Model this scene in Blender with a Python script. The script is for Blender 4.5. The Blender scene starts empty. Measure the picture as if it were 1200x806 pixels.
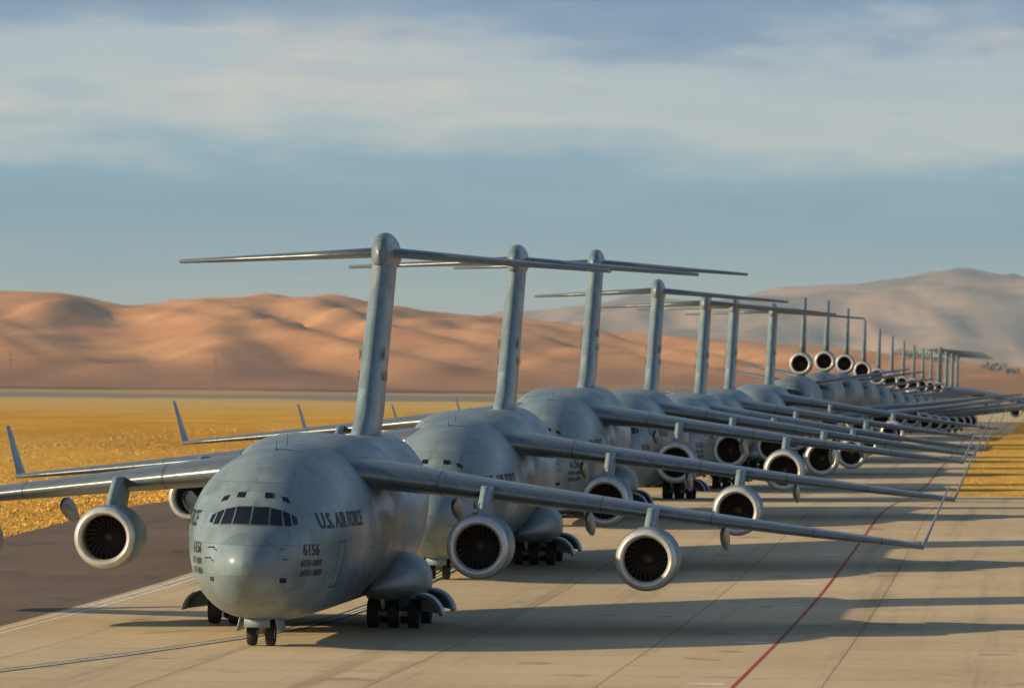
import bpy, math, random, bmesh
from mathutils import Vector, Matrix, noise
random.seed(7)
scene = bpy.context.scene
scene.view_settings.view_transform = 'Standard'
scene.view_settings.look = 'None'
scene.view_settings.exposure = 0
F = 7100.0
CAMZ = 10.6
SL = 0.0885
HEAD = math.atan(SL)

# ------------------------------------------------------------------ helpers
def interp(tab, x):
    n = len(tab)
    if x <= tab[0][0]: return tab[0][1]
    if x >= tab[-1][0]: return tab[-1][1]
    for i in range(n-1):
        if tab[i][0] <= x <= tab[i+1][0]: break
    def slope(j):
        return (tab[j+1][1]-tab[j][1])/(tab[j+1][0]-tab[j][0])
    def tang(j):
        if j == 0: return slope(0)
        if j == n-1: return slope(n-2)
        a, b = slope(j-1), slope(j)
        if a*b <= 0: return 0
        return 2*a*b/(a+b)
    h = tab[i+1][0]-tab[i][0]
    t = (x-tab[i][0])/h
    m0, m1 = tang(i)*h, tang(i+1)*h
    return (2*t**3-3*t*t+1)*tab[i][1]+(t**3-2*t*t+t)*m0+(-2*t**3+3*t*t)*tab[i+1][1]+(t**3-t*t)*m1

def new_mesh(name, verts, faces, mat=None, smooth=True, mats=None, fmi=None):
    me = bpy.data.meshes.new(name)
    me.from_pydata([tuple(v) for v in verts], [], faces)
    if mats:
        for m in mats: me.materials.append(m)
    elif mat: me.materials.append(mat)
    if fmi:
        for p, i in zip(me.polygons, fmi): p.material_index = i
    if smooth:
        for p in me.polygons: p.use_smooth = True
    bm = bmesh.new(); bm.from_mesh(me)
    if smooth: bmesh.ops.remove_doubles(bm, verts=bm.verts, dist=0.0005)
    bmesh.ops.recalc_face_normals(bm, faces=bm.faces)
    bm.to_mesh(me); bm.free()
    return me

def add_obj(name, me, parent=None):
    o = bpy.data.objects.new(name, me)
    scene.collection.objects.link(o)
    if parent: o.parent = parent
    return o

class MB:
    """mesh builder that collects pieces with material indices"""
    def __init__(s, mats): s.v=[]; s.f=[]; s.m=[]; s.mats=mats
    def add(s, verts, faces, mi=0):
        b=len(s.v); s.v+= [tuple(v) for v in verts]
        for f in faces: s.f.append([i+b for i in f]); s.m.append(mi)
    def mesh(s, name, smooth=True):
        return new_mesh(name, s.v, s.f, mats=s.mats, fmi=s.m, smooth=smooth)

# ------------------------------------------------------------------ materials
def nt(name):
    m = bpy.data.materials.new(name); m.use_nodes = True
    t = m.node_tree; b = t.nodes['Principled BSDF']
    return m, t, b
def N(t, typ, **kw):
    n = t.nodes.new(typ)
    for k, v in kw.items(): setattr(n, k, v)
    return n
def L(t, a, b): t.links.new(a, b)
def mixc(t, fac, a, b, blend='MIX'):
    n = t.nodes.new('ShaderNodeMix'); n.data_type='RGBA'; n.blend_type=blend
    for sock, val in ((n.inputs[0],fac),(n.inputs[6],a),(n.inputs[7],b)):
        if isinstance(val,(int,float)): sock.default_value=val
        elif isinstance(val,tuple): sock.default_value=(*val[:3],1)
        else: t.links.new(val, sock)
    return n.outputs[2]
def math_(t, op, a, b=0.0, clamp=False):
    n = t.nodes.new('ShaderNodeMath'); n.operation=op; n.use_clamp=clamp
    for s, v in zip(n.inputs, (a,b)):
        if isinstance(v,(int,float)): s.default_value=v
        else: t.links.new(v,s)
    return n.outputs[0]
def maprange(t, v, a, b, c=0.0, d=1.0, smooth=True):
    n = t.nodes.new('ShaderNodeMapRange')
    if smooth: n.interpolation_type='SMOOTHSTEP'
    t.links.new(v, n.inputs[0])
    for i, x in zip((1,2,3,4),(a,b,c,d)): n.inputs[i].default_value=x
    return n.outputs[0]
def noise_(t, vec, scale, detail=4, rough=0.55):
    n = t.nodes.new('ShaderNodeTexNoise'); n.inputs['Scale'].default_value=scale
    n.inputs['Detail'].default_value=detail; n.inputs['Roughness'].default_value=rough
    if vec is not None: t.links.new(vec, n.inputs['Vector'])
    return n.outputs['Fac']
def mapping(t, vec, scale=(1,1,1), rot=(0,0,0), loc=(0,0,0)):
    n = t.nodes.new('ShaderNodeMapping')
    n.inputs['Scale'].default_value=scale; n.inputs['Rotation'].default_value=rot; n.inputs['Location'].default_value=loc
    t.links.new(vec, n.inputs['Vector']); return n.outputs[0]

def simple(name, col, rough=0.5, metal=0.0, var=0.15, scale=3.0):
    m, t, b = nt(name)
    tc = N(t,'ShaderNodeTexCoord')
    f = noise_(t, tc.outputs['Object'], scale)
    f = maprange(t, f, 0.3, 0.7)
    c = mixc(t, f, tuple(x*(1-var) for x in col), tuple(min(1,x*(1+var)) for x in col))
    L(t, c, b.inputs['Base Color'])
    b.inputs['Roughness'].default_value=rough; b.inputs['Metallic'].default_value=metal
    return m

def aircraft_paint(name, c1, c2, rough=0.42):
    m, t, b = nt(name)
    tc = N(t,'ShaderNodeTexCoord'); ob = tc.outputs['Object']
    f = maprange(t, noise_(t, mapping(t, ob, (0.5,0.18,0.5)), 1.0, 5, 0.6), 0.32, 0.68)
    c = mixc(t, f, c1, c2)
    # repainted rectangular panels
    sep = N(t,'ShaderNodeSeparateXYZ'); L(t, ob, sep.inputs[0])
    cb=N(t,'ShaderNodeCombineXYZ')
    L(t, math_(t,'FLOOR',math_(t,'DIVIDE',sep.outputs[1],1.15)), cb.inputs[1])
    L(t, math_(t,'FLOOR',math_(t,'DIVIDE',sep.outputs[2],0.575)), cb.inputs[2])
    L(t, math_(t,'GREATER_THAN',sep.outputs[0],0.0), cb.inputs[0])
    wn=N(t,'ShaderNodeTexWhiteNoise'); L(t,cb.outputs[0],wn.inputs['Vector'])
    c = mixc(t, math_(t,'MULTIPLY',math_(t,'GREATER_THAN',wn.outputs['Value'],.84),.30), c, tuple(x*1.25 for x in c2))
    c = mixc(t, math_(t,'MULTIPLY',math_(t,'LESS_THAN',wn.outputs['Value'],.12),.30), c, tuple(x*.62 for x in c1))
    st = maprange(t, noise_(t, mapping(t, ob, (2.2,1.2,0.30)), 1.3, 5, 0.65), 0.50, 0.78)
    c = mixc(t, math_(t,'MULTIPLY',st,0.5), c, tuple(x*0.5 for x in c1))
    def lines(v, period, w):
        a = math_(t,'FRACT', math_(t,'DIVIDE', v, period))
        d = math_(t,'ABSOLUTE', math_(t,'SUBTRACT', a, 0.5))
        return math_(t,'LESS_THAN', d, w/period)
    ln = math_(t,'MAXIMUM', lines(sep.outputs[1],2.3,0.016), lines(sep.outputs[2],1.15,0.012))
    c = mixc(t, math_(t,'MULTIPLY',ln,0.42), c, tuple(x*0.3 for x in c1))
    L(t, c, b.inputs['Base Color'])
    r = maprange(t, f, 0,1, rough-0.05, rough+0.13)
    L(t, r, b.inputs['Roughness'])
    bp = N(t,'ShaderNodeBump'); bp.inputs['Strength'].default_value=0.22; bp.inputs['Distance'].default_value=0.05
    L(t, noise_(t, ob, 1.3, 3), bp.inputs['Height']); L(t, bp.outputs[0], b.inputs['Normal'])
    return m

M_GREY = aircraft_paint('aircraft_grey_paint', (0.140,0.202,0.238), (0.22,0.288,0.325), .34)
M_TGREY = aircraft_paint('tanker_grey_paint', (0.12,0.165,0.195), (0.18,0.225,0.25))
M_LE = simple('leading_edge_metal', (0.18,0.215,0.24), 0.28, 0.4)
M_SEAM = simple('slat_seam', (0.07,0.08,0.09), 0.6)
M_LIP = simple('polished_inlet_lip', (0.62,0.61,0.58), 0.36, 0.4, 0.12)
M_INLET = simple('inlet_liner', (0.17,0.17,0.165), 0.5)
M_FAN = simple('fan_blades', (0.13,0.105,0.085), 0.4, 0.3)
M_DARK = simple('dark_cavity', (0.012,0.012,0.013), 0.8)
M_TIRE = simple('tyre_rubber', (0.022,0.021,0.02), 0.75)
M_GEAR = simple('gear_white_paint', (0.50,0.50,0.48), 0.45)
M_GLASS = simple('cockpit_glass', (0.010,0.013,0.018), 0.08, 0.0)
M_FRAME = simple('window_frame', (0.10,0.125,0.14), 0.5)
M_TEXT = simple('stencil_paint', (0.025,0.033,0.04), 0.6)
M_EXH = simple('exhaust_metal', (0.18,0.16,0.14), 0.4, 0.8)
M_LAMP = simple('lamp_glass', (0.8,0.8,0.75), 0.1)

# ------------------------------------------------------------------ geometry generators
def fus_funcs(tab):
    cols = [[(r[0], r[k]) for r in tab] for k in range(1,5)]
    def at(s): return [interp(c, s) for c in cols]   # hw, zt, zb, zc
    return at
NU, NL = 2.0, 2.35
def ring(at, s, seg=56):
    hw, zt, zb, zc = at(s); out=[]
    for k in range(seg):
        a = 2*math.pi*k/seg; c, sn = math.cos(a), math.sin(a)
        n = NU if sn>=0 else NL
        x = hw*math.copysign(abs(c)**(2/n), c)
        z = zc + (zt-zc if sn>=0 else zc-zb)*math.copysign(abs(sn)**(2/n), sn)
        out.append((x, s, z))
    return out
def surf_x(at, s, z):
    hw, zt, zb, zc = at(s)
    h = (zt-zc) if z>=zc else (zc-zb); n = NU if z>=zc else NL
    t = min(1, abs(z-zc)/max(h,1e-4))
    return hw*(1-t**n)**(1/n)
def surf_s(at, x, z, smax=14):
    lo, hi = 0.0, smax
    for _ in range(40):
        m=(lo+hi)/2
        hw,zt,zb,zc = at(m)
        inside = zb<z<zt and surf_x(at,m,z)>=abs(x)
        if inside: hi=m
        else: lo=m
    return hi
def loft(mb, rings, mi=0, cap=True):
    seg=len(rings[0]); v=[p for r in rings for p in r]; f=[]
    for i in range(len(rings)-1):
        for k in range(seg):
            k2=(k+1)%seg
            f.append([i*seg+k, i*seg+k2, (i+1)*seg+k2, (i+1)*seg+k])
    if cap:
        f.append(list(range(seg))[::-1]); f.append([(len(rings)-1)*seg+k for k in range(seg)])
    mb.add(v, f, mi)
def airfoil(n=12):
    pts=[]
    for i in range(n+1):
        x=0.5*(1-math.cos(math.pi*i/n))
        y=5*(0.2969*math.sqrt(x)-0.126*x-0.3516*x*x+0.2843*x**3-0.1015*x**4)
        pts.append((x,y))
    up=[(x,y) for x,y in pts]; lo=[(x,-y*0.75) for x,y in pts[1:-1]][::-1]
    return up+lo
AF = airfoil()
def wing_section(le, chord, tr, nd=(0,0,1), twist=0.0):
    nd=Vector(nd).normalized(); out=[]
    for (x,y) in AF:
        yy=x*chord; h=y*tr*chord - twist*yy
        out.append(tuple(Vector(le)+Vector((0,yy,0))+nd*h))
    return out
def sym_section(le, chord, tr):
    out=[]
    for i,(x,y) in enumerate(AF):
        yy = y if y>=0 else y/0.75
        out.append((le[0]+yy*tr*chord, le[1]+x*chord, le[2]))
    return out
def sub_sections(secs, k=3):
    out=[]
    for a,b in zip(secs[:-1], secs[1:]):
        for i in range(k):
            t=i/k
            out.append([tuple(Vector(p)*(1-t)+Vector(q)*t) for p,q in zip(a,b)])
    out.append(secs[-1]); return out
def wing(mb, secs, mi=0, mi_le=None, cap=True):
    secs=sub_sections(secs)
    seg=len(AF); v=[p for r in secs for p in r]
    nle=3
    fa, fb = [], []
    for i in range(len(secs)-1):
        for k in range(seg):
            k2=(k+1)%seg
            q=[i*seg+k, i*seg+k2, (i+1)*seg+k2, (i+1)*seg+k]
            le = (k<nle) or (k>=seg-nle)
            (fb if (le and mi_le is not None) else fa).append(q)
    fa.append(list(range(seg))[::-1]); fa.append([(len(secs)-1)*seg+k for k in range(seg)])
    b=len(mb.v); mb.v+=[tuple(p) for p in v]
    for f in fa: mb.f.append([i+b for i in f]); mb.m.append(mi)
    for f in fb: mb.f.append([i+b for i in f]); mb.m.append(mi_le)
def revolve(mb, prof, c, axis='Y', mi=0, seg=40):
    rings=[]
    for (s,r) in prof:
        R=[]
        for k in range(seg):
            a=2*math.pi*k/seg
            if axis=='Y': R.append((c[0]+r*math.cos(a), c[1]+s, c[2]+r*math.sin(a)))
            elif axis=='X': R.append((c[0]+s, c[1]+r*math.cos(a), c[2]+r*math.sin(a)))
            else: R.append((c[0]+r*math.cos(a), c[1]+r*math.sin(a), c[2]+s))
        rings.append(R)
    loft(mb, rings, mi, cap=False)
def rod(mb, p, q, r, mi=0, seg=10):
    p=Vector(p); q=Vector(q); d=(q-p).normalized()
    a=d.orthogonal().normalized(); b=d.cross(a)
    rs=[]
    for c in (p,q):
        rs.append([tuple(c+a*r*math.cos(2*math.pi*k/seg)+b*r*math.sin(2*math.pi*k/seg)) for k in range(seg)])
    loft(mb, rs, mi)
def box(mb, c, h, mi=0, rotz=0.0, roty=0.0):
    R=Matrix.Rotation(rotz,3,'Z')@Matrix.Rotation(roty,3,'Y')
    v=[Vector(c)+R@Vector((sx*h[0],sy*h[1],sz*h[2])) for sx in(-1,1) for sy in(-1,1) for sz in(-1,1)]
    mb.add(v,[[0,1,3,2],[4,6,7,5],[0,4,5,1],[2,3,7,6],[0,2,6,4],[1,5,7,3]],mi)
def wheel(mb, c, r, w, mi_t=0, mi_h=1):
    h=w/2
    revolve(mb, [(-h*0.75,r*0.5),(-h,r*0.72),(-h*0.95,r*0.9),(-h*0.6,r),(0,r*1.0),(h*0.6,r),(h*0.95,r*0.9),(h,r*0.72),(h*0.75,r*0.5)], c,'X',mi_t,24)
    revolve(mb, [(-h*0.7,0.001),(-h*0.72,r*0.2),(-h*0.5,r*0.3),(-h*0.74,r*0.5)], c,'X',mi_h,24)
    revolve(mb, [(h*0.7,0.001),(h*0.72,r*0.2),(h*0.5,r*0.3),(h*0.74,r*0.5)], c,'X',mi_h,24)
def blob(mb, c, r, mi=0, n=14, seg=20, p=.8, pk=.5):
    rs=[]
    for i in range(n+1):
        t=i/n; k=max(.01,math.sin(math.pi*t)**pk)
        R=[]
        for j in range(seg):
            a=2*math.pi*j/seg; cc,sn=math.cos(a),math.sin(a)
            R.append((c[0]+r[0]*k*math.copysign(abs(cc)**p,cc), c[1]+(2*t-1)*r[1], c[2]+r[2]*k*math.copysign(abs(sn)**p,sn)))
        rs.append(R)
    loft(mb,rs,mi)

NAC_MATS=[M_GREY,M_LIP,M_INLET,M_FAN,M_DARK,M_EXH]
def nacelle(mb, c, k=1.0, long=1.0, paint=0):
    def P(l): return [(s*k*(long if s>1 else 1), r*k) for s,r in l]
    revolve(mb, P([(0.30,0.95),(0.12,1.0),(0.03,1.055),(0,1.11),(0.03,1.175),(0.12,1.25),(0.30,1.32)]), c,'Y',1,48)
    revolve(mb, P([(0.30,1.32),(0.8,1.385),(1.8,1.40),(3.2,1.34),(4.6,1.16),(4.7,1.10),(4.6,1.02)]), c,'Y',paint,48)
    revolve(mb, P([(0.30,0.95),(0.6,0.96),(1.5,1.02)]), c,'Y',2,48)
    revolve(mb, [(1.7*k,1.03*k),(1.71*k,0.28*k)], c,'Y',4,48)
    revolve(mb, [(1.15*k,0.001),(1.2*k,0.10*k),(1.35*k,0.22*k),(1.7*k,0.32*k)], c,'Y',3,24)
    nb=24
    for i in range(nb):
        a=2*math.pi*i/nb
        pts=[]
        for r,sw,wd in ((0.28,0.0,0.055),(0.65,0.10,0.085),(1.01,0.22,0.10)):
            for sgn in (-1,1):
                da=sgn*wd/ r*0.75; dy=sgn*wd*0.9
                pts.append((c[0]+k*r*math.cos(a+da+sw), c[1]+k*(1.50)+k*dy, c[2]+k*r*math.sin(a+da+sw)))
        mb.add(pts,[[0,1,3,2],[2,3,5,4]],3)
    revolve(mb, P([(4.6,1.02),(4.2,0.85)]), c,'Y',4,48)
    revolve(mb, P([(4.0,0.86),(5.2,0.74),(6.1,0.55),(6.05,0.42)]), c,'Y',5,32)
    revolve(mb, P([(5.8,0.40),(6.4,0.22),(6.8,0.01)]), c,'Y',5,24)
def pylon(mb, x, s0, z0, s1, z1, c0, c1, th=0.085, mi=0):
    wing(mb, [sym_section((x,s0,z0),c0,th), sym_section((x,(s0+s1)/2-0.2,(z0+z1)/2),(c0+c1)/2,th), sym_section((x,s1,z1),c1,th)], mi)

def text_mesh(txt, size, name):
    cu=bpy.data.curves.new(name,'FONT'); cu.body=txt; cu.size=size; cu.resolution_u=2
    cu.offset = size*0.018
    o=bpy.data.objects.new(name,cu); scene.collection.objects.link(o)
    bpy.context.view_layer.update()
    dg=bpy.context.evaluated_depsgraph_get()
    me=bpy.data.meshes.new_from_object(o.evaluated_get(dg))
    v=[tuple(p.co) for p in me.vertices]; f=[list(p.vertices) for p in me.polygons]
    bpy.data.objects.remove(o); bpy.data.meshes.remove(me)
    return v,f
def side_text(mb, at, txt, s0, z0, size, side, centre=False, off=0.022, mi=0, stretch=1.0):
    v,f=text_mesh(txt,size,'t')
    w=max(p[0] for p in v)*stretch
    out=[]
    for p in v:
        u=p[0]*stretch-(w/2 if centre else 0)
        s=s0+u if side>0 else s0+(w if not centre else 0)-u
        z=z0+p[1]
        x=surf_x(at,s,z)
        out.append((side*(x+off), s, z))
    mb.add(out,f,mi)

def front_patch(mb, at, corners, off, mi, n=5):
    """quad patch given by 4 (x,z) corners projected on to the nose surface"""
    v=[];f=[]
    for i in range(n+1):
        for j in range(n+1):
            u,w=i/n,j/n
            x=(corners[0][0]*(1-u)+corners[1][0]*u)*(1-w)+(corners[3][0]*(1-u)+corners[2][0]*u)*w
            z=(corners[0][1]*(1-u)+corners[1][1]*u)*(1-w)+(corners[3][1]*(1-u)+corners[2][1]*u)*w
            s=surf_s(at,x,z)
            v.append((x*(1+off*0.15), s-off, z+off*0.5))
    for i in range(n):
        for j in range(n):
            a=i*(n+1)+j; f.append([a,a+1,a+n+2,a+n+1])
    mb.add(v,f,mi)

# ------------------------------------------------------------------ cargo aircraft (four engines, high wing, T tail)
TAB17=[(0,.02,3.32,3.28,3.3),(.08,.35,3.60,2.98,3.3),(.3,.66,3.88,2.68,3.3),(.8,1.02,4.25,2.28,3.32),(1.6,1.46,4.70,1.85,3.4),
 (2.4,1.81,5.18,1.56,3.55),(3.2,2.11,5.84,1.37,3.7),(4,2.37,6.38,1.2,3.88),(5,2.65,6.80,1.07,4.02),(6.5,2.95,7.16,.96,4.15),
 (8.5,3.20,7.44,.9,4.22),(11,3.34,7.62,.87,4.28),(14,3.38,7.7,.87,4.3),(33,3.38,7.7,.87,4.3),(36,3.32,7.72,1.45,4.65),
 (40,2.95,7.75,2.85,5.4),(44,2.2,7.75,4.35,6.1),(47,1.4,7.7,5.5,6.7),(49.5,.5,7.5,6.5,7.05),(50,.04,7.1,7.0,7.05)]
def build_c17():
    parts={}
    at=fus_funcs(TAB17)
    ss=[0,.02,.08,.16,.3,.5,.8,1.2,1.6,2,2.4,2.8,3.2,3.6,4,4.5,5,5.7,6.5,7.5,8.5,9.7,11,12.5,14]+[14+i*1.9 for i in range(1,10)]+[33+i*.85 for i in range(0,20)]+[49.5,49.8,50]
    mb=MB([M_GREY,M_DARK,M_LAMP,M_FRAME])
    loft(mb,[ring(at,s) for s in ss],0)
    # wing centre fairing
    rs=[]
    for i in range(25):
        t=i/24; s=12.8+t*18.5; k=max(0.001,math.sin(math.pi*t)**0.6)
        R=[]
        for j in range(32):
            a=2*math.pi*j/32; c,sn=math.cos(a),math.sin(a)
            R.append((3.0*k*math.copysign(abs(c)**.8,c), s, 6.6+1.42*k*math.copysign(abs(sn)**.9,sn)))
        rs.append(R)
    loft(mb,rs,0)
    # sponsons (main gear pods)
    for sd in (-1,1):
        rs=[]
        for i in range(27):
            t=i/26; s=19.2+t*15.5
            k=max(0.01,min(1,(t/.42))**0.8*min(1,((1-t)/.4))**.6)
            R=[]
            for j in range(28):
                a=2*math.pi*j/28; c,sn=math.cos(a),math.sin(a)
                R.append((sd*(2.8+.22*k)+1.36*k*math.copysign(abs(c)**.85,c), s, 1.80+(1.22*k**1.2 if sn>0 else 1.02*k)*math.copysign(abs(sn)**.85,sn)))
            rs.append(R)
        loft(mb,rs,0)
        # gear door fairings standing open outboard of the wheels
        for s0 in (23.0,28.0):
            n=8; rr=1.02
            def pt(a,s,o=0): return (sd*(4.35+(rr+o)*math.sin(a)*.95), s, 0.42+(rr+o)*math.cos(a))
            for j in range(n):
                a0=-.25+j/n*1.65; a1=-.25+(j+1)/n*1.65
                v=[pt(a0,s0-1),pt(a1,s0-1),pt(a1,s0+1),pt(a0,s0+1),pt(a0,s0-1,.07),pt(a1,s0-1,.07),pt(a1,s0+1,.07),pt(a0,s0+1,.07)]
                mb.add(v,[[0,1,2,3],[4,7,6,5],[0,4,5,1],[2,6,7,3],[0,3,7,4],[1,5,6,2]],0)
            web=[pt(-.25+j/n*1.65,s0+.9) for j in range(n+1)]+[(sd*4.3,s0+.9,.75)]
            mb.add(web,[list(range(len(web)))],0)
    # antennas and probes
    for s,z in ((9.0,7.5),(12.5,7.68)):
        wing(mb,[sym_section((0,s,z-0.05),0.55,.12),sym_section((0,s+.25,z+.38),0.25,.12)],0)
    wing(mb,[sym_section((0,8.6,1.0),0.5,.12),sym_section((0,8.8,.6),0.25,.12)],0)
    for sd in (-1,1):
        for z in (3.5,3.9):
            x=surf_x(at,1.5,z); rod(mb,(sd*x,1.5,z),(sd*(x+.16),1.35,z),.03,3)
            rod(mb,(sd*(x+.16),1.38,z),(sd*(x+.16),1.0,z),.022,3)
    parts['fuselage']=mb.mesh('fuselage')
    # glazing
    mb=MB([M_GLASS,M_FRAME])
    for sd in (-1,1):
        panes=[[(.045,4.78),(.66,4.78),(.60,5.40),(.045,5.42)],
               [(.75,4.78),(1.18,4.75),(1.04,5.30),(.68,5.38)],
               [(1.27,4.75),(1.49,4.73),(1.37,5.17),(1.13,5.27)],
               [(1.57,4.77),(1.69,4.81),(1.62,5.04),(1.45,5.14)],
               [(.40,5.76),(.70,5.76),(.65,5.94),(.38,5.95)],
               [(1.08,5.64),(1.32,5.58),(1.23,5.75),(1.0,5.83)]]
        for p in panes:
            q=[(sd*a,b) for a,b in p]
            cx=sum(a for a,b in q)/4; cz=sum(b for a,b in q)/4
            g=[(a+(a-cx)*0.11, b+(b-cz)*0.12) for a,b in q]
            front_patch(mb,at,g,0.012,1)
            front_patch(mb,at,q,0.024,0)
        front_patch(mb,at,[(sd*1.25,2.6),(sd*1.45,2.6),(sd*1.45,2.78),(sd*1.25,2.78)],0.015,0,3)
    parts['cockpit_windows']=mb.mesh('cockpit_windows')
    # lettering
    mb=MB([M_TEXT,M_GEAR])
    for sd in (-1,1):
        side_text(mb,at,'U.S. AIR FORCE',4.3,4.62,0.84,sd,stretch=1.12)
        side_text(mb,at,'6156',2.75,3.62,0.60,sd,stretch=1.15)
        side_text(mb,at,'60TH AMW',2.6,3.20,0.36,sd)
        side_text(mb,at,'349TH AMW',2.6,2.82,0.36,sd)
        # crew door outline / escape hatches
        for (s0,s1,z0,z1) in ((6.2,7.2,2.3,4.1),(13.5,14.5,3.6,5.4)):
            for a,b,c,d in ((s0,s1,z0,z0+.035),(s0,s1,z1-.035,z1),(s0,s0+.035,z0,z1),(s1-.035,s1,z0,z1)):
                n=6; v=[];f=[]
                for j in range(n+1):
                    z=c+(d-c)*j/n
                    v+= [(sd*(surf_x(at,a,z)+.012),a,z),(sd*(surf_x(at,b,z)+.012),b,z)]
                for j in range(n): f.append([2*j,2*j+1,2*j+3,2*j+2])
                mb.add(v,f,0)
        v,f=text_mesh('AMC',0.8,'t'); mb.add([(sd*(0.585), 42.6+(p[0] if sd>0 else 1.6-p[0])+ .0, 11.0+p[1]) for p in v],f,1)
        v,f=text_mesh('06156',0.6,'t'); mb.add([(sd*(0.585), 42.6+(p[0] if sd>0 else 1.6-p[0]), 10.1+p[1]) for p in v],f,0)
    parts['lettering']=mb.mesh('lettering',smooth=False)
    # wings
    W=[(0,14.2,13.2,6.75,.120),(3.3,15.7,11.6,6.38,.120),(8,18.5,8.9,5.80,.115),(14,22.0,6.6,5.05,.11),(20,25.6,4.7,4.32,.105),(24.95,28.4,3.2,3.74,.095)]
    for sd,nm in ((-1,'wing_right'),(1,'wing_left')):
        mb=MB([M_GREY,M_LE,M_SEAM])
        wing(mb,[wing_section((sd*x,s,z),c,t,(0,0,1),0.018) for x,s,c,z,t in W],0,1)
        wing(mb,[wing_section((sd*24.85,28.5,3.68),3.1,.09,(1,0,0)),wing_section((sd*25.1,29.2,4.25),2.5,.08,(1,0,.35*sd)),wing_section((sd*25.95,31.1,6.35),1.15,.07,(1,0,.35*sd))],0,1)
        # slat joints on the leading edge
        for xj in (5.6,11.9,16.3,20.4,23.2):
            zj=interp([(w[0],w[3]) for w in W],xj); sj=interp([(w[0],w[1]) for w in W],xj); cj=interp([(w[0],w[2]) for w in W],xj); tj=interp([(w[0],w[4]) for w in W],xj)
            a=wing_section((sd*xj,sj-.015,zj),cj,tj*1.03,(0,0,1),.018); b=wing_section((sd*(xj+.035),sj-.0,zj-.005),cj,tj*1.03,(0,0,1),.018)
            idx=list(range(0,5)); v=[a[i] for i in idx]+[b[i] for i in idx]
            mb.add(v,[[i,i+1,i+6,i+5] for i in range(4)],2)
            lo=[0]+list(range(len(AF)-1,len(AF)-5,-1)); v=[a[i] for i in lo]+[b[i] for i in lo]
            mb.add(v,[[i,i+1,i+6,i+5] for i in range(4)],2)
        # flap track fairings
        for x,s,z in ((5.6,23.3,5.1),(11.0,25.0,4.65),(16.6,26.6,4.1)):
            rs=[]
            for i in range(13):
                t=i/12; k=max(.01,math.sin(math.pi*t)**.7)
                drop=-0.75*t*t if t>0.2 else 0
                rs.append([(sd*x+.20*k*math.cos(2*math.pi*j/14), s+t*5.2, z+drop+.46*k*math.sin(2*math.pi*j/14)) for j in range(14)])
            loft(mb,rs,0)
        parts[nm]=mb.mesh(nm)
    E=[(7.5,14.4,3.72),(14.0,17.9,3.28)]
    i=1
    for sd in (-1,1):
        for x,s,z in E:
            mb=MB(NAC_MATS)
            nacelle(mb,(sd*x,s,z),0.93,1.08)
            zl=interp([(w[0],w[3]) for w in W],x); sl=interp([(w[0],w[1]) for w in W],x)
            pylon(mb,sd*x,s+0.9,z+1.0,sl-0.9,zl+0.22,5.2,5.0,.10)
            parts['engine_%d'%i]=mb.mesh('engine'); i+=1
    # fin + T tail
    mb=MB([M_GREY,M_LE])
    wing(mb,[sym_section((0,37.2,7.5),9.6,.108),sym_section((0,39.6,8.6),8.3,.125),sym_section((0,45.2,15.6),6.6,.148),sym_section((0,45.5,16.2),6.4,.14)],0)
    rs=[]
    for i in range(25):
        t=i/24; s=44.5+t*8.6; k=max(.01,math.sin(math.pi*t**0.62)**0.55)
        R=[]
        for j in range(24):
            a=2*math.pi*j/24; c,sn=math.cos(a),math.sin(a)
            R.append((.52*k*math.copysign(abs(c)**.85,c), s, 15.75+(1.02 if sn>0 else .8)*k*math.copysign(abs(sn)**.95,sn)))
        rs.append(R)
    loft(mb,rs,0)
    for sd in (-1,1):
        wing(mb,[wing_section((0,46.0,15.85),5.4,.10),wing_section((sd*9.9,50.8,15.30),2.2,.10)],0,1)
    parts['tail_fin']=mb.mesh('tail_fin')
    # gear
    mb=MB([M_TIRE,M_GEAR,M_LAMP,M_GREY])
    for x in (-.36,.36): wheel(mb,(x,6.2,.51),.51,.36)
    rod(mb,(-.4,6.2,.51),(.4,6.2,.51),.08,1); rod(mb,(0,6.2,.5),(0,6.0,2.0),.13,1); rod(mb,(0,6.15,.75),(0,7.6,1.5),.07,1)
    rod(mb,(0,5.98,.75),(0,5.7,1.0),.05,1); rod(mb,(0,5.7,1.0),(0,5.98,1.3),.05,1)
    box(mb,(0,5.98,1.15),(.22,.06,.12),1)
    for x in (-.25,.25): revolve(mb,[(0,.001),(.01,.1),(.1,.11),(.15,.001)],(x,5.85,1.28),'Y',2,16)
    for sd in (-1,1): box(mb,(sd*.72,6.0,.95),(.03,1.1,.36),3,0,sd*-.25)
    box(mb,(0,4.75,.98),(.5,.03,.22),3)
    for sd in (-1,1):
        for s in (23.3,28.1):
            for x in (2.45,3.3,4.15): wheel(mb,(sd*x,s+(0.0 if x!=3.3 else .05),.62),.62,.48)
            rod(mb,(sd*2.3,s,.62),(sd*4.3,s,.62),.12,1); rod(mb,(sd*3.3,s,.62),(sd*3.2,s,2.2),.22,1)
            rod(mb,(sd*2.9,s-.3,.75),(sd*2.9,s-1.1,1.5),.08,1)
    parts['landing_gear']=mb.mesh('landing_gear')
    return parts

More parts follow.
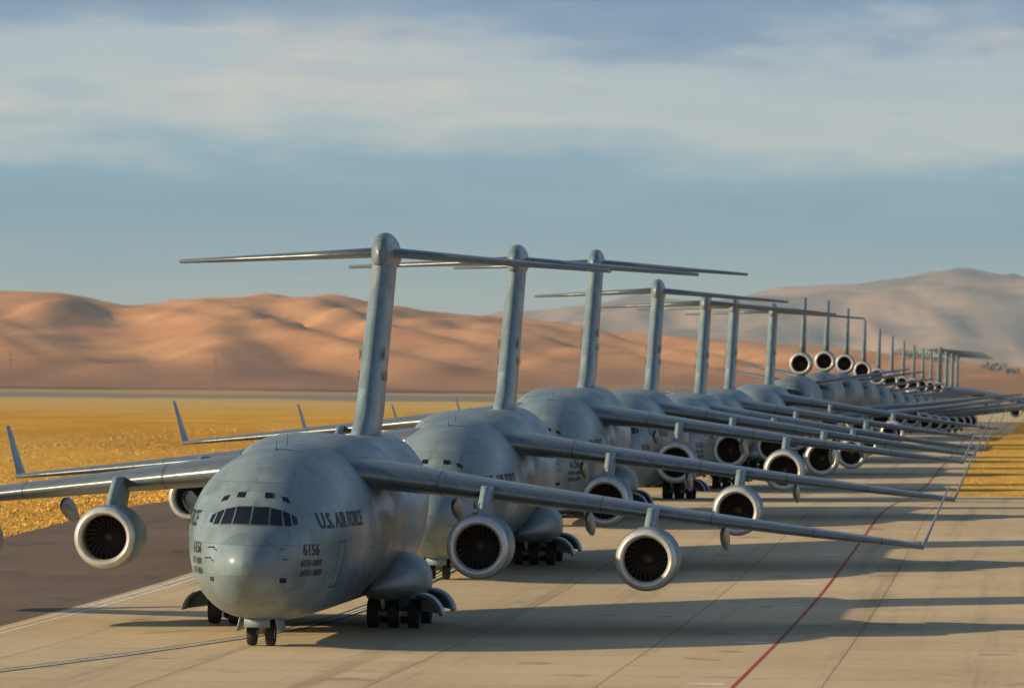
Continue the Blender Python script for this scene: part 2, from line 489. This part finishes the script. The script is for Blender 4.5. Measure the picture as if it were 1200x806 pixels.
# ------------------------------------------------------------------ three-engine tanker
TABK=[(0,.02,4.72,4.68,4.7),(.1,.5,5.15,4.25,4.7),(.5,1.05,5.7,3.75,4.75),(1.5,1.75,6.4,3.1,4.85),(3,2.35,7.3,2.7,5.1),(5,2.8,8.05,2.5,5.3),
 (8,3.0,8.35,2.4,5.4),(34,3.01,8.4,2.4,5.4),(40,2.6,8.3,3.5,5.9),(46,1.7,8.1,5.4,6.9),(50,.8,7.9,6.7,7.3),(52,.05,7.5,7.4,7.45)]
def build_kc():
    parts={}; at=fus_funcs(TABK)
    ss=[0,.03,.1,.25,.5,1,1.5,2.2,3,4,5,6.5,8]+[8+i*3.25 for i in range(1,9)]+[36,38,40,42,44,46,48,50,51.5,52]
    mb=MB([M_TGREY]); loft(mb,[ring(at,s,40) for s in ss],0)
    blob(mb,(0,26,3.3),(3.5,9,1.4),0,16,24,1)
    rod(mb,(0,42,4.0),(0,51.5,5.6),.28,0)
    parts['fuselage']=mb.mesh('tanker_fuselage')
    mb=MB([M_GLASS,M_FRAME])
    for sd in (-1,1):
        for p in ([(.05,6.55),(.8,6.5),(.72,7.05),(.05,7.1)],[(.9,6.5),(1.6,6.4),(1.4,6.9),(.8,7.05)],[(1.7,6.4),(2.05,6.35),(1.85,6.75),(1.5,6.88)]):
            front_patch(mb,at,[(sd*a,b) for a,b in p],0.03,0)
    parts['cockpit_windows']=mb.mesh('tanker_cockpit_windows')
    for sd,nm in ((-1,'wing_right'),(1,'wing_left')):
        mb=MB([M_TGREY,M_LE])
        wing(mb,[wing_section((sd*x,s,z),c,t) for x,s,c,z,t in ((0,15,14,3.0,.12),(3,17,12.5,3.2,.12),(8.5,21.5,8.5,3.95,.11),(25.2,34,2.9,6.0,.1))],0,1)
        parts[nm]=mb.mesh('tanker_'+nm)
        mb=MB([M_TGREY]+NAC_MATS[1:])
        nacelle(mb,(sd*8.2,15.6,2.55),1.0)
        pylon(mb,sd*8.2,17,3.7,21,4.1,5,5,.1)
        parts['engine_'+('1' if sd<0 else '2')]=mb.mesh('tanker_engine')
    mb=MB([M_TGREY]+NAC_MATS[1:])
    nacelle(mb,(0,39.0,9.75),1.0,1.9)
    pylon(mb,0,40.0,7.6,39.8,8.8,9,9,.12)
    parts['tail_engine']=mb.mesh('tanker_tail_engine')
    mb=MB([M_TGREY,M_LE])
    wing(mb,[sym_section((0,41.5,10.8),8.6,.10),sym_section((0,48.6,17.7),3.6,.10)],0)
    for sd in (-1,1):
        wing(mb,[wing_section((sd*.8,43.5,7.2),7,.10),wing_section((sd*10.8,51.5,8.9),2.6,.10)],0,1)
    parts['tail_fin']=mb.mesh('tanker_tail_fin')
    mb=MB([M_TIRE,M_GEAR])
    for x in (-.4,.4): wheel(mb,(x,7,.5),.5,.36)
    rod(mb,(0,7,.5),(0,7,2.8),.13,1)
    for sd in (-1,1):
        for s in (26.5,28.2):
            for x in (4.7,5.8): wheel(mb,(sd*x,s,.65),.65,.45)
        rod(mb,(sd*5.25,26.5,.65),(sd*5.25,28.2,.65),.15,1); rod(mb,(sd*5.25,27.3,.65),(sd*5.0,27.3,3.2),.2,1)
    for s in (27.4,):
        for x in (-.45,.45): wheel(mb,(x,s,.6),.6,.4)
        rod(mb,(0,s,.6),(0,s,2.6),.16,1)
    parts['landing_gear']=mb.mesh('tanker_landing_gear')
    return parts

# ------------------------------------------------------------------ big cargo aircraft
TAB5=[(0,.02,4.6,4.55,4.6),(.2,.7,5.3,3.9,4.6),(.8,1.4,6.0,3.2,4.7),(2,2.2,7.0,2.5,4.9),(4,2.9,8.6,1.9,5.3),(7,3.4,9.9,1.5,5.7),(11,3.6,10.3,1.3,5.9),
 (48,3.6,10.2,1.3,5.9),(56,3.1,9.9,3.2,6.5),(64,2.0,9.5,5.8,7.6),(70,.8,9.2,7.6,8.4),(72,.05,8.6,8.5,8.55)]
def build_c5():
    parts={}; at=fus_funcs(TAB5)
    ss=[0,.05,.2,.45,.8,1.4,2,3,4,5.5,7,9,11]+[11+i*4.6 for i in range(1,9)]+[50,53,56,59,62,65,68,70,71.5,72]
    mb=MB([M_TGREY]); loft(mb,[ring(at,s,36) for s in ss],0)
    for sd in (-1,1): blob(mb,(sd*3.4,38,2.4),(1.7,10,1.5),0,14,18,1)
    parts['fuselage']=mb.mesh('heavy_fuselage')
    mb=MB([M_GLASS])
    for sd in (-1,1):
        for p in ([(.05,7.7),(.9,7.65),(.8,8.2),(.05,8.25)],[(1.0,7.65),(1.8,7.5),(1.6,8.0),(.9,8.2)]):
            front_patch(mb,at,[(sd*a,b) for a,b in p],0.03,0)
    parts['cockpit_windows']=mb.mesh('heavy_cockpit_windows')
    W=[(0,22,15,9.4,.13),(3.5,24,13.5,9.2,.13),(13,30,9.5,8.0,.12),(34,44,4,4.8,.11)]
    for sd,nm in ((-1,'wing_right'),(1,'wing_left')):
        mb=MB([M_TGREY,M_LE]); wing(mb,[wing_section((sd*x,s,z),c,t,(0,0,1),.03) for x,s,c,z,t in W],0,1)
        parts[nm]=mb.mesh('heavy_'+nm)
    i=1
    for sd in (-1,1):
        for x,s,z in ((12,23.5,5.3),(18.8,28,4.7)):
            mb=MB([M_TGREY]+NAC_MATS[1:]); nacelle(mb,(sd*x,s,z),1.0)
            zl=interp([(w[0],w[3]) for w in W],x); sl=interp([(w[0],w[1]) for w in W],x)
            pylon(mb,sd*x,s+1,z+1.2,sl-.6,zl+.2,6,6,.1)
            parts['engine_%d'%i]=mb.mesh('heavy_engine'); i+=1
    mb=MB([M_TGREY,M_LE])
    wing(mb,[sym_section((0,55,9.6),13,.09),sym_section((0,63.5,19.2),7.5,.11)],0)
    blob(mb,(0,67.5,19.0),(.7,5.5,.85),0,16,18,1)
    for sd in (-1,1): wing(mb,[wing_section((0,64,19.1),7,.10),wing_section((sd*10.5,70,18.6),2.6,.10)],0,1)
    parts['tail_fin']=mb.mesh('heavy_tail_fin')
    mb=MB([M_TIRE,M_GEAR])
    for x in (-1.1,-.4,.4,1.1): wheel(mb,(x,9,.55),.55,.4)
    rod(mb,(-1.2,9,.55),(1.2,9,.55),.1,1); rod(mb,(0,9,.55),(0,9,2.2),.18,1)
    for sd in (-1,1):
        for s in (33,38):
            for x in (2.3,3.1,3.9): wheel(mb,(sd*x,s,.62),.62,.45); wheel(mb,(sd*x,s+1.6,.62),.62,.45)
            rod(mb,(sd*3.1,s,.62),(sd*3.1,s+1.6,.62),.15,1); rod(mb,(sd*3.1,s+.8,.62),(sd*3.1,s+.8,2.2),.22,1)
    parts['landing_gear']=mb.mesh('heavy_landing_gear')
    return parts

# ------------------------------------------------------------------ ground profile
PROF=[(-400,0.0),(150,0.02),(235,0.10),(277,0.30),(342,1.2),(395,2.0),(430,1.85),(480,1.3),(537,1.3),(602,1.8),(667,2.1),(737,2.7),(800,3.1),(867,2.95),
      (935,2.0),(1000,1.2),(1130,.1),(1500,-1.2),(3000,-2.5),(5200,-3.0),(9000,-3.0),(40000,-3.0)]
def gz(y): return interp(PROF,y)
ROWS=[-400,-200,-100,0,50,100,150]+[160+8*i for i in range(180)]
ROWS=[r for r in ROWS if r<1600]+[1600,1700,1800,1900,2000,2200,2400,2600,2800,3000,3400,3800,4200,4700,5200,6000,7000,8000,9500,12000,16000,22000,30000]
XC=lambda y: -5.8+SL*(y-277)
def strip(y0,y1,f0,f1,lift,name,mat,parent=None,cols=1):
    rows=[y0]+[r for r in ROWS if y0<r<y1]+[y1]
    def zl(y):
        for a,b in zip(ROWS[:-1],ROWS[1:]):
            if a<=y<=b: return gz(a)+(gz(b)-gz(a))*(y-a)/(b-a)
        return gz(y)
    v=[];f=[]
    for r in rows:
        a,b=f0(r),f1(r)
        for c in range(cols+1): v.append((a+(b-a)*c/cols,r,zl(r)+lift))
    n=cols+1
    for i in range(len(rows)-1):
        for c in range(cols): f.append([i*n+c,i*n+c+1,(i+1)*n+c+1,(i+1)*n+c])
    me=new_mesh(name,v,f,mat,smooth=False)
    return add_obj(name,me,parent)

# ---- ground materials
m_ground,t,b=nt('dry_grass_ground')
geo=N(t,'ShaderNodeNewGeometry'); pos=geo.outputs['Position']
sep=N(t,'ShaderNodeSeparateXYZ'); L(t,pos,sep.inputs[0])
big=maprange(t,noise_(t,mapping(t,pos,(0.03,0.006,0.02)),1.0,5,.6),.35,.65)
fine=maprange(t,noise_(t,mapping(t,pos,(0.5,0.12,0.5)),1.0,6,.7),.3,.7)
c=mixc(t,big,(0.68,0.35,0.05),(0.84,0.50,0.10))
c=mixc(t,math_(t,'MULTIPLY',fine,.35),c,(0.48,0.23,0.04))
pt_=maprange(t,noise_(t,mapping(t,pos,(0.02,0.0035,0.02),(0,0,0),(5,3,0)),1.0,4,.6),.54,.68)
c=mixc(t,math_(t,'MULTIPLY',pt_,.35),c,(0.42,0.27,0.09))
yy=math_(t,'ADD',sep.outputs[1],math_(t,'MULTIPLY',math_(t,'SUBTRACT',noise_(t,mapping(t,pos,(0.006,0.0015,0)),1.0,4),.5),1300))
c=mixc(t,maprange(t,yy,1500,2400),c,(0.68,0.46,0.16))
c=mixc(t,maprange(t,yy,2750,3050),c,(0.28,0.27,0.24))
c=mixc(t,maprange(t,yy,3600,3900),c,(0.52,0.34,0.14))
c=mixc(t,maprange(t,yy,4300,4800),c,(0.14,0.09,0.07))
L(t,c,b.inputs['Base Color']); b.inputs['Roughness'].default_value=.95; b.inputs['Specular IOR Level'].default_value=.1
bp=N(t,'ShaderNodeBump'); bp.inputs['Strength'].default_value=.4; bp.inputs['Distance'].default_value=.3
L(t,fine,bp.inputs['Height']); L(t,bp.outputs[0],b.inputs['Normal'])

def pavement(name,c1,c2,joint,jx=7.6,jy=7.6,streak=.4):
    m,t,b=nt(name)
    geo=N(t,'ShaderNodeNewGeometry')
    p=mapping(t,geo.outputs['Position'],(1,1,1),(0,0,HEAD))
    sep=N(t,'ShaderNodeSeparateXYZ'); L(t,p,sep.inputs[0])
    vx=math_(t,'FLOOR',math_(t,'DIVIDE',sep.outputs[0],jx)); vy=math_(t,'FLOOR',math_(t,'DIVIDE',sep.outputs[1],jy))
    cmb=N(t,'ShaderNodeCombineXYZ'); L(t,vx,cmb.inputs[0]); L(t,vy,cmb.inputs[1])
    wn=N(t,'ShaderNodeTexWhiteNoise'); L(t,cmb.outputs[0],wn.inputs['Vector'])
    f=maprange(t,noise_(t,mapping(t,p,(.10,.045,.1)),1.0,6,.62),.3,.7)
    fac=math_(t,'ADD',math_(t,'MULTIPLY',f,.6),math_(t,'MULTIPLY',wn.outputs['Value'],.4))
    c=mixc(t,fac,c1,c2)
    fine=noise_(t,mapping(t,p,(3,1.2,3)),1.0,5,.7)
    c=mixc(t,math_(t,'MULTIPLY',maprange(t,fine,.5,.75),.35),c,tuple(x*.6 for x in c1))
    s=maprange(t,noise_(t,mapping(t,p,(.55,.012,.5)),1.0,5,.65),.50,.75)
    c=mixc(t,math_(t,'MULTIPLY',s,streak),c,tuple(x*.35 for x in c1))
    sp=maprange(t,noise_(t,mapping(t,p,(.35,.2,.5)),1.0,3,.5),.62,.74)
    c=mixc(t,math_(t,'MULTIPLY',sp,.5),c,tuple(x*.35 for x in c1))
    if joint:
        def ln(v,per,w):
            a=math_(t,'FRACT',math_(t,'DIVIDE',v,per))
            d=math_(t,'MINIMUM',a,math_(t,'SUBTRACT',1.0,a))
            return math_(t,'LESS_THAN',d,w/per)
        j=math_(t,'MAXIMUM',ln(sep.outputs[0],jx,.035),ln(sep.outputs[1],jy,.07))
        c=mixc(t,math_(t,'MULTIPLY',j,.5),c,(.08,.065,.05))
    L(t,c,b.inputs['Base Color']); b.inputs['Roughness'].default_value=.85; b.inputs['Specular IOR Level'].default_value=.25
    bp=N(t,'ShaderNodeBump'); bp.inputs['Strength'].default_value=.25; bp.inputs['Distance'].default_value=.02
    L(t,fine,bp.inputs['Height']); L(t,bp.outputs[0],b.inputs['Normal'])
    return m
M_CONC=pavement('runway_concrete',(0.55,0.43,0.265),(0.72,0.57,0.365),True,streak=.45)
M_ASPH=pavement('asphalt',(0.16,0.115,0.088),(0.215,0.16,0.125),False,streak=.3)
M_WHITE=simple('white_line_paint',(0.80,0.77,0.68),.7,0,.15,.8)
M_REDL=simple('red_line_paint',(0.42,0.065,0.06),.7,0,.35,.8)
M_BLK=simple('black_line_border',(0.075,0.065,0.055),.8,0,.2,.5)

strip(-400,30000,lambda y:-16000,lambda y:16000,0,'ground',m_ground,cols=4)
strip(-300,3000,lambda y:XC(y)-28.4,lambda y:XC(y)-11.5,0.006,'asphalt_shoulder',M_ASPH)
strip(-300,3000,lambda y:XC(y)-12.4,lambda y:XC(y)+22.5,0.012,'runway',M_CONC)
strip(-300,486,lambda y:XC(y)+22.5,lambda y:XC(y)+220,0.012,'concrete_apron',M_CONC)
mk=bpy.data.objects.new('runway_markings',None); scene.collection.objects.link(mk)
strip(-300,2500,lambda y:XC(y)-12.0,lambda y:XC(y)-11.80,0.018,'edge_line_outer',M_WHITE,mk)
strip(-300,2500,lambda y:XC(y)-11.45,lambda y:XC(y)-11.25,0.018,'edge_line_inner',M_WHITE,mk)
strip(-300,2500,lambda y:XC(y)+19.6,lambda y:XC(y)+19.76,0.018,'red_boundary_line',M_REDL,mk)
CL=[(120,-52),(170,-31),(211,-18.2),(230,-13.0),(252,-8.2),(285,-4.9),(320,-2.1),(400,XC(400)),(700,XC(700)),(2500,XC(2500))]
def clx(y): return interp(CL,y)
strip(125,2500,lambda y:clx(y)-.42,lambda y:clx(y)+.42,0.018,'centre_line_border',M_BLK,mk)
strip(125,2500,lambda y:clx(y)-.20,lambda y:clx(y)-.06,0.024,'centre_line_a',M_WHITE,mk)
strip(125,2500,lambda y:clx(y)+.06,lambda y:clx(y)+.20,0.024,'centre_line_b',M_WHITE,mk)
for i,y in enumerate([178,208,240,273,297,330,362,395,428,460,490,520,555]):
    strip(y,y+.9,lambda q:XC(q)+18.0,lambda q:XC(q)+19.3,0.018,'distance_bar_%d'%i,M_WHITE,mk)

# ---- dry grass tufts (one mesh)
m_tuft,t,b=nt('dry_grass_blades')
geo=N(t,'ShaderNodeNewGeometry')
f=maprange(t,noise_(t,geo.outputs['Position'],.35,3),.35,.65)
L(t,mixc(t,f,(0.60,0.33,0.07),(0.78,0.48,0.12)),b.inputs['Base Color']); b.inputs['Roughness'].default_value=.9
v=[];f=[]
def tuft(x,y,h):
    z=gz(y)
    for _ in range(4):
        a=random.random()*math.pi; w=.04+random.random()*.07
        dx,dy=math.cos(a)*w,math.sin(a)*w
        ox,oy=random.uniform(-.4,.4),random.uniform(-.4,.4)
        n=len(v)
        v.extend([(x+ox-dx,y+oy-dy,z-.02),(x+ox+dx,y+oy+dy,z-.02),(x+ox+random.uniform(-.15,.2),y+oy+random.uniform(-.15,.15),z+h*random.uniform(.6,1.2))])
        f.append([n,n+1,n+2])
for i in range(9000):
    y=300+random.random()**1.3*500; x=XC(y)-28.6-random.random()**1.5*60
    if noise.noise(Vector((x*.08,y*.03,1)))>-.25: tuft(x,y,random.uniform(.06,.20))
for i in range(1200):
    y=487+random.random()**1.3*400; x=XC(y)+22.8+random.random()*60
    tuft(x,y,random.uniform(.05,.14))
add_obj('dry_grass',new_mesh('dry_grass',v,f,m_tuft,smooth=False))

# ---- hills
def hill_mesh(name,x0,x1,y0,y1,nx,ny,fn,mat):
    v=[];f=[]
    for j in range(ny+1):
        y=y0+(y1-y0)*j/ny
        for i in range(nx+1):
            x=x0+(x1-x0)*i/nx
            v.append((x,y,fn(x,y)))
    for j in range(ny):
        for i in range(nx):
            a=j*(nx+1)+i; f.append([a,a+1,a+nx+2,a+nx+1])
    return add_obj(name,new_mesh(name,v,f,mat))
ENV=[(-4000,90),(-2000,115),(-1200,105),(-634,114),(-560,112),(-480,99),(-420,104),(-330,116),(-240,114),(-150,101),(-60,90),(40,82),(140,70),(240,58),(340,52),(430,46),(520,36),(640,24),(1000,20),(2000,40),(4000,60)]
def hillz(x,y):
    e=interp(ENV,x*7500/max(y,6500))
    u=(y-5100)/(7600-5100)
    u=max(0,min(1,u)); s=u*u*(3-2*u)
    back=1 if y<7600 else max(.0,1-(y-7600)/2500)
    wx=x+22*noise.noise(Vector((x*.01,y*.004,8.8)))
    n=noise.noise(Vector((wx*.0066+y*.0012,y*.0007,3.1)))
    n2=noise.noise(Vector((wx*.013-y*.002,y*.0018,7.7)))
    n3=noise.fractal(Vector((wx*.022+y*.003,y*.005,1.7)),1.0,2.0,3)
    sm=math.sqrt(n*n+.012)
    fold=(1-sm*2.0)*.46+(.5-n2*n2*3)*.18
    gn=noise.noise(Vector((wx*.018+y*.003,y*.0014,4.4)))
    gully=-math.sqrt(gn*gn+.004)
    env2=math.sin(math.pi*min(1,u))**.8
    h=e*(s*(.84+.13*n)+fold*.40*env2+gully*.13*env2)+n3*1.6*u*(1-.6*u)
    return -4.0+ (h*back + 10 if u>0 else 0)*min(1,u*6)
m_hill,t,b=nt('dry_hillside')
geo=N(t,'ShaderNodeNewGeometry'); pos=geo.outputs['Position']; sep=N(t,'ShaderNodeSeparateXYZ'); L(t,pos,sep.inputs[0])
f=maprange(t,noise_(t,mapping(t,pos,(.008,.003,.03)),1.0,8,.68),.35,.68)
c=mixc(t,f,(0.50,0.25,0.115),(0.68,0.38,0.19))
sp=maprange(t,noise_(t,mapping(t,pos,(.05,.02,.1)),1.0,6,.7),.52,.75)
c=mixc(t,math_(t,'MULTIPLY',sp,.45),c,(0.33,0.19,0.10))
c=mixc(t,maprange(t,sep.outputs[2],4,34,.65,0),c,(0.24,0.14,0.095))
L(t,c,b.inputs['Base Color']); b.inputs['Roughness'].default_value=1; b.inputs['Specular IOR Level'].default_value=0
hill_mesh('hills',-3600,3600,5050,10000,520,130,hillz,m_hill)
def mtnz(x,y):
    ex=[(-9000,120),(-3000,150),(-400,160),(100,195),(350,232),(500,235),(720,262),(900,275),(1050,300),(1180,312),(1300,298),(1500,305),(2500,280),(9000,200)]
    e=interp(ex,x*16000/y)
    u=max(0,min(1,(y-12500)/3500)); s=u*u*(3-2*u)
    back=1 if y<16200 else max(0,1-(y-16200)/3500)
    n=noise.fractal(Vector((x*.0030,y*.0007,2.2)),1.0,2.0,5)
    n2=noise.noise(Vector((x*.006,y*.001,5)))
    return -6+(e*(s*(.95+.09*n)+(.5-abs(n2))*.26*math.sin(math.pi*u)))*back
m_mtn,t,b=nt('distant_mountain')
geo=N(t,'ShaderNodeNewGeometry')
f=maprange(t,noise_(t,mapping(t,geo.outputs['Position'],(.004,.001,.012)),1.0,7,.65),.38,.62)
L(t,mixc(t,f,(0.17,0.17,0.17),(0.42,0.32,0.25)),b.inputs['Base Color']); b.inputs['Roughness'].default_value=1; b.inputs['Specular IOR Level'].default_value=0
hill_mesh('distant_mountains',-9000,9000,12400,19800,500,70,mtnz,m_mtn)

# ---- distant trees on the right-hand low hills (one mesh of leaf clumps)
m_tree,t,b=nt('distant_foliage')
geo=N(t,'ShaderNodeNewGeometry')
f=maprange(t,noise_(t,geo.outputs['Position'],.08,3),.35,.65)
L(t,mixc(t,f,(0.08,0.085,0.065),(0.15,0.14,0.10)),b.inputs['Base Color']); b.inputs['Roughness'].default_value=1
v=[];f=[]
def clump(x,y,z,r,h):
    for k in range(26):
        a=random.random()*6.283; rr=r*math.sqrt(random.random()); zz=z+h*random.random()
        s=r*random.uniform(.18,.38)
        c=Vector((x+rr*math.cos(a),y+rr*math.sin(a),zz))
        n=len(v)
        d1=Vector((random.uniform(-1,1),random.uniform(-1,1),random.uniform(-1,1))).normalized()*s
        d2=d1.orthogonal().normalized()*s
        v.extend([tuple(c+d1),tuple(c+d2),tuple(c-d1),tuple(c-d2)]); f.append([n,n+1,n+2,n+3])
for i in range(420):
    x=random.uniform(430,1500); y=random.uniform(5700,7500)
    if noise.noise(Vector((x*.008,y*.004,9)))>.05: clump(x,y,hillz(x,y),random.uniform(4,8),random.uniform(4,8))
add_obj('distant_trees',new_mesh('distant_trees',v,f,m_tree,smooth=False))
def mast(x,y,h):
    mb=MB([simple('weathered_steel',(0.2,0.17,0.15),.6)])
    z=gz(y)
    for sx,sy in ((-1,-1),(1,-1),(1,1),(-1,1)): rod(mb,(x+sx*1.0,y+sy*1.0,z),(x+sx*.2,y+sy*.2,z+h),.16,0,6)
    for k in range(6):
        zz=z+h*(k+.5)/6.5; w=1-.8*(k+.5)/6.5
        rod(mb,(x-w,y-w,zz),(x+w,y-w,zz+h/8),.09,0,6); rod(mb,(x+w,y-w,zz),(x-w,y-w,zz+h/8),.09,0,6)
    for k in (.75,.88): rod(mb,(x-2.6,y,z+h*k),(x+2.6,y,z+h*k),.14,0,6)
    add_obj('utility_mast',mb.mesh('utility_mast',smooth=False))
mast(-335,4050,27); mast(-198,4050,24)

# ------------------------------------------------------------------ place aircraft
P17=build_c17(); PK=build_kc(); P5=build_c5()
def place(kind,parts,xt,yt,stail,sn,sm,roll=.75,head=HEAD):
    xn=xt-stail*math.sin(head); yn=yt-stail*math.cos(head)
    y1=yn+sn*math.cos(head); y2=yn+sm*math.cos(head)
    z1,z2=gz(y1),gz(y2); p=math.atan2(z2-z1,sm-sn)
    e=bpy.data.objects.new(kind,None); scene.collection.objects.link(e)
    z0=z1-math.tan(p)*sn+.02
    e.matrix_world=Matrix.Translation((xn,yn,z0))@Matrix.Rotation(-head,4,'Z')@Matrix.Rotation(p,4,'X')@Matrix.Rotation(math.radians(roll),4,'Y')
    for nm,me in parts.items(): add_obj(nm,me,e)
XT=[-5.75,.3,5.6,11.3,17.1,22.0,28.65]
for i,x in enumerate(XT): place('military_cargo_aircraft',P17,x,277+65*i,50,6.2,25.7,head=math.radians(4.95 if i<3 else 5.0))
for i in range(11):
    y=737+65.5*i; place('military_tanker_aircraft',PK,35.4+.0955*(y-737),y,50,7,27.3)
for i in range(4):
    y=1480+95*i; place('heavy_transport_aircraft',P5,104.5+.088*(y-1480),y,68,9,36)

# ------------------------------------------------------------------ atmosphere: real thin haze layer over the valley
m_haze=bpy.data.materials.new('valley_haze'); m_haze.use_nodes=True; t=m_haze.node_tree; t.nodes.clear()
o_=N(t,'ShaderNodeOutputMaterial'); vs=N(t,'ShaderNodeVolumeScatter')
vs.inputs['Color'].default_value=(.50,.72,1.0,1); vs.inputs['Density'].default_value=5.0e-5; vs.inputs['Anisotropy'].default_value=0.0
L(t,vs.outputs[0],o_.inputs['Volume'])
mb=MB([m_haze]); box(mb,(0,13800,165),(17000,12000,175),0)
hz=add_obj('haze',mb.mesh('haze',smooth=False))

# ------------------------------------------------------------------ light and sky
EL=math.radians(18.5); az=math.radians(20)
sd=Vector((-math.cos(az)*math.cos(EL),-math.sin(az)*math.cos(EL),math.sin(EL)))
sun=bpy.data.lights.new('sun','SUN'); sun.energy=5; sun.angle=math.radians(.5); sun.color=(1,.79,.48)
so=bpy.data.objects.new('sun',sun); scene.collection.objects.link(so)
so.rotation_euler=sd.to_track_quat('Z','Y').to_euler()
w=bpy.data.worlds.new('World'); scene.world=w; w.use_nodes=True; t=w.node_tree; t.nodes.clear()
out=N(t,'ShaderNodeOutputWorld'); sky=N(t,'ShaderNodeTexSky'); sky.sky_type='NISHITA'; sky.sun_disc=False
sky.sun_elevation=EL; sky.sun_rotation=math.radians(250)
bg1=N(t,'ShaderNodeBackground'); L(t,sky.outputs[0],bg1.inputs[0]); bg1.inputs[1].default_value=.10
tc=N(t,'ShaderNodeTexCoord'); g=tc.outputs['Generated']; sep=N(t,'ShaderNodeSeparateXYZ'); L(t,g,sep.inputs[0])
n1=noise_(t,mapping(t,g,(9,9,42),(0,math.radians(2),0)),1.0,5,.55)
n2=noise_(t,mapping(t,g,(30,30,130),(0,0,0),(3,1,2)),1.0,6,.62)
zz=math_(t,'ADD',sep.outputs[2],math_(t,'MULTIPLY',math_(t,'SUBTRACT',n1,.5),.030))
zz=math_(t,'ADD',zz,math_(t,'MULTIPLY',math_(t,'SUBTRACT',n2,.5),.022))
cr=N(t,'ShaderNodeValToRGB'); L(t,maprange(t,zz,0,.1,0,1,False),cr.inputs[0])
def s2l(c): return tuple(((x/255)/12.92 if x/255<=.04045 else ((x/255+.055)/1.055)**2.4) for x in c)
el=cr.color_ramp.elements
stops=[(0,(146,172,188)),(.12,(134,166,187)),(.26,(122,160,186)),(.36,(134,170,191)),(.45,(180,194,199)),(.53,(172,187,198)),(.59,(136,162,187)),(.68,(114,143,175)),(1,(135,160,186))]
el[0].position=0; el[0].color=(*s2l(stops[0][1]),1); el[1].position=1; el[1].color=(*s2l(stops[-1][1]),1)
for p,c in stops[1:-1]:
    e=el.new(p); e.color=(*s2l(c),1)
n3=maprange(t,noise_(t,mapping(t,g,(14,14,75),(0,math.radians(-3),0),(7,2,4)),1.0,6,.6),.50,.74)
band=math_(t,'MULTIPLY',maprange(t,sep.outputs[2],.028,.045),maprange(t,sep.outputs[2],.050,.066,1,0))
col=mixc(t,math_(t,'MULTIPLY',math_(t,'MULTIPLY',n3,band),.75),cr.outputs[0],s2l((212,208,198)))
bg2=N(t,'ShaderNodeBackground'); L(t,col,bg2.inputs[0]); bg2.inputs[1].default_value=1
mx=N(t,'ShaderNodeMixShader'); L(t,maprange(t,sep.outputs[2],.08,.3,1,0),mx.inputs[0]); L(t,bg1.outputs[0],mx.inputs[1]); L(t,bg2.outputs[0],mx.inputs[2])
L(t,mx.outputs[0],out.inputs[0])

# ------------------------------------------------------------------ camera
cam=bpy.data.cameras.new('camera'); co=bpy.data.objects.new('camera',cam); scene.collection.objects.link(co)
cam.sensor_width=36; cam.lens=36*F/1200; cam.clip_start=1; cam.clip_end=60000
co.matrix_world=Matrix.Translation((0,0,CAMZ))@Matrix.Rotation(math.radians(90)+math.atan(37/F),4,'X')@Matrix.Rotation(math.radians(.6),4,'Z')
cam.dof.use_dof=True; cam.dof.focus_distance=238; cam.dof.aperture_fstop=2.0
scene.camera=co
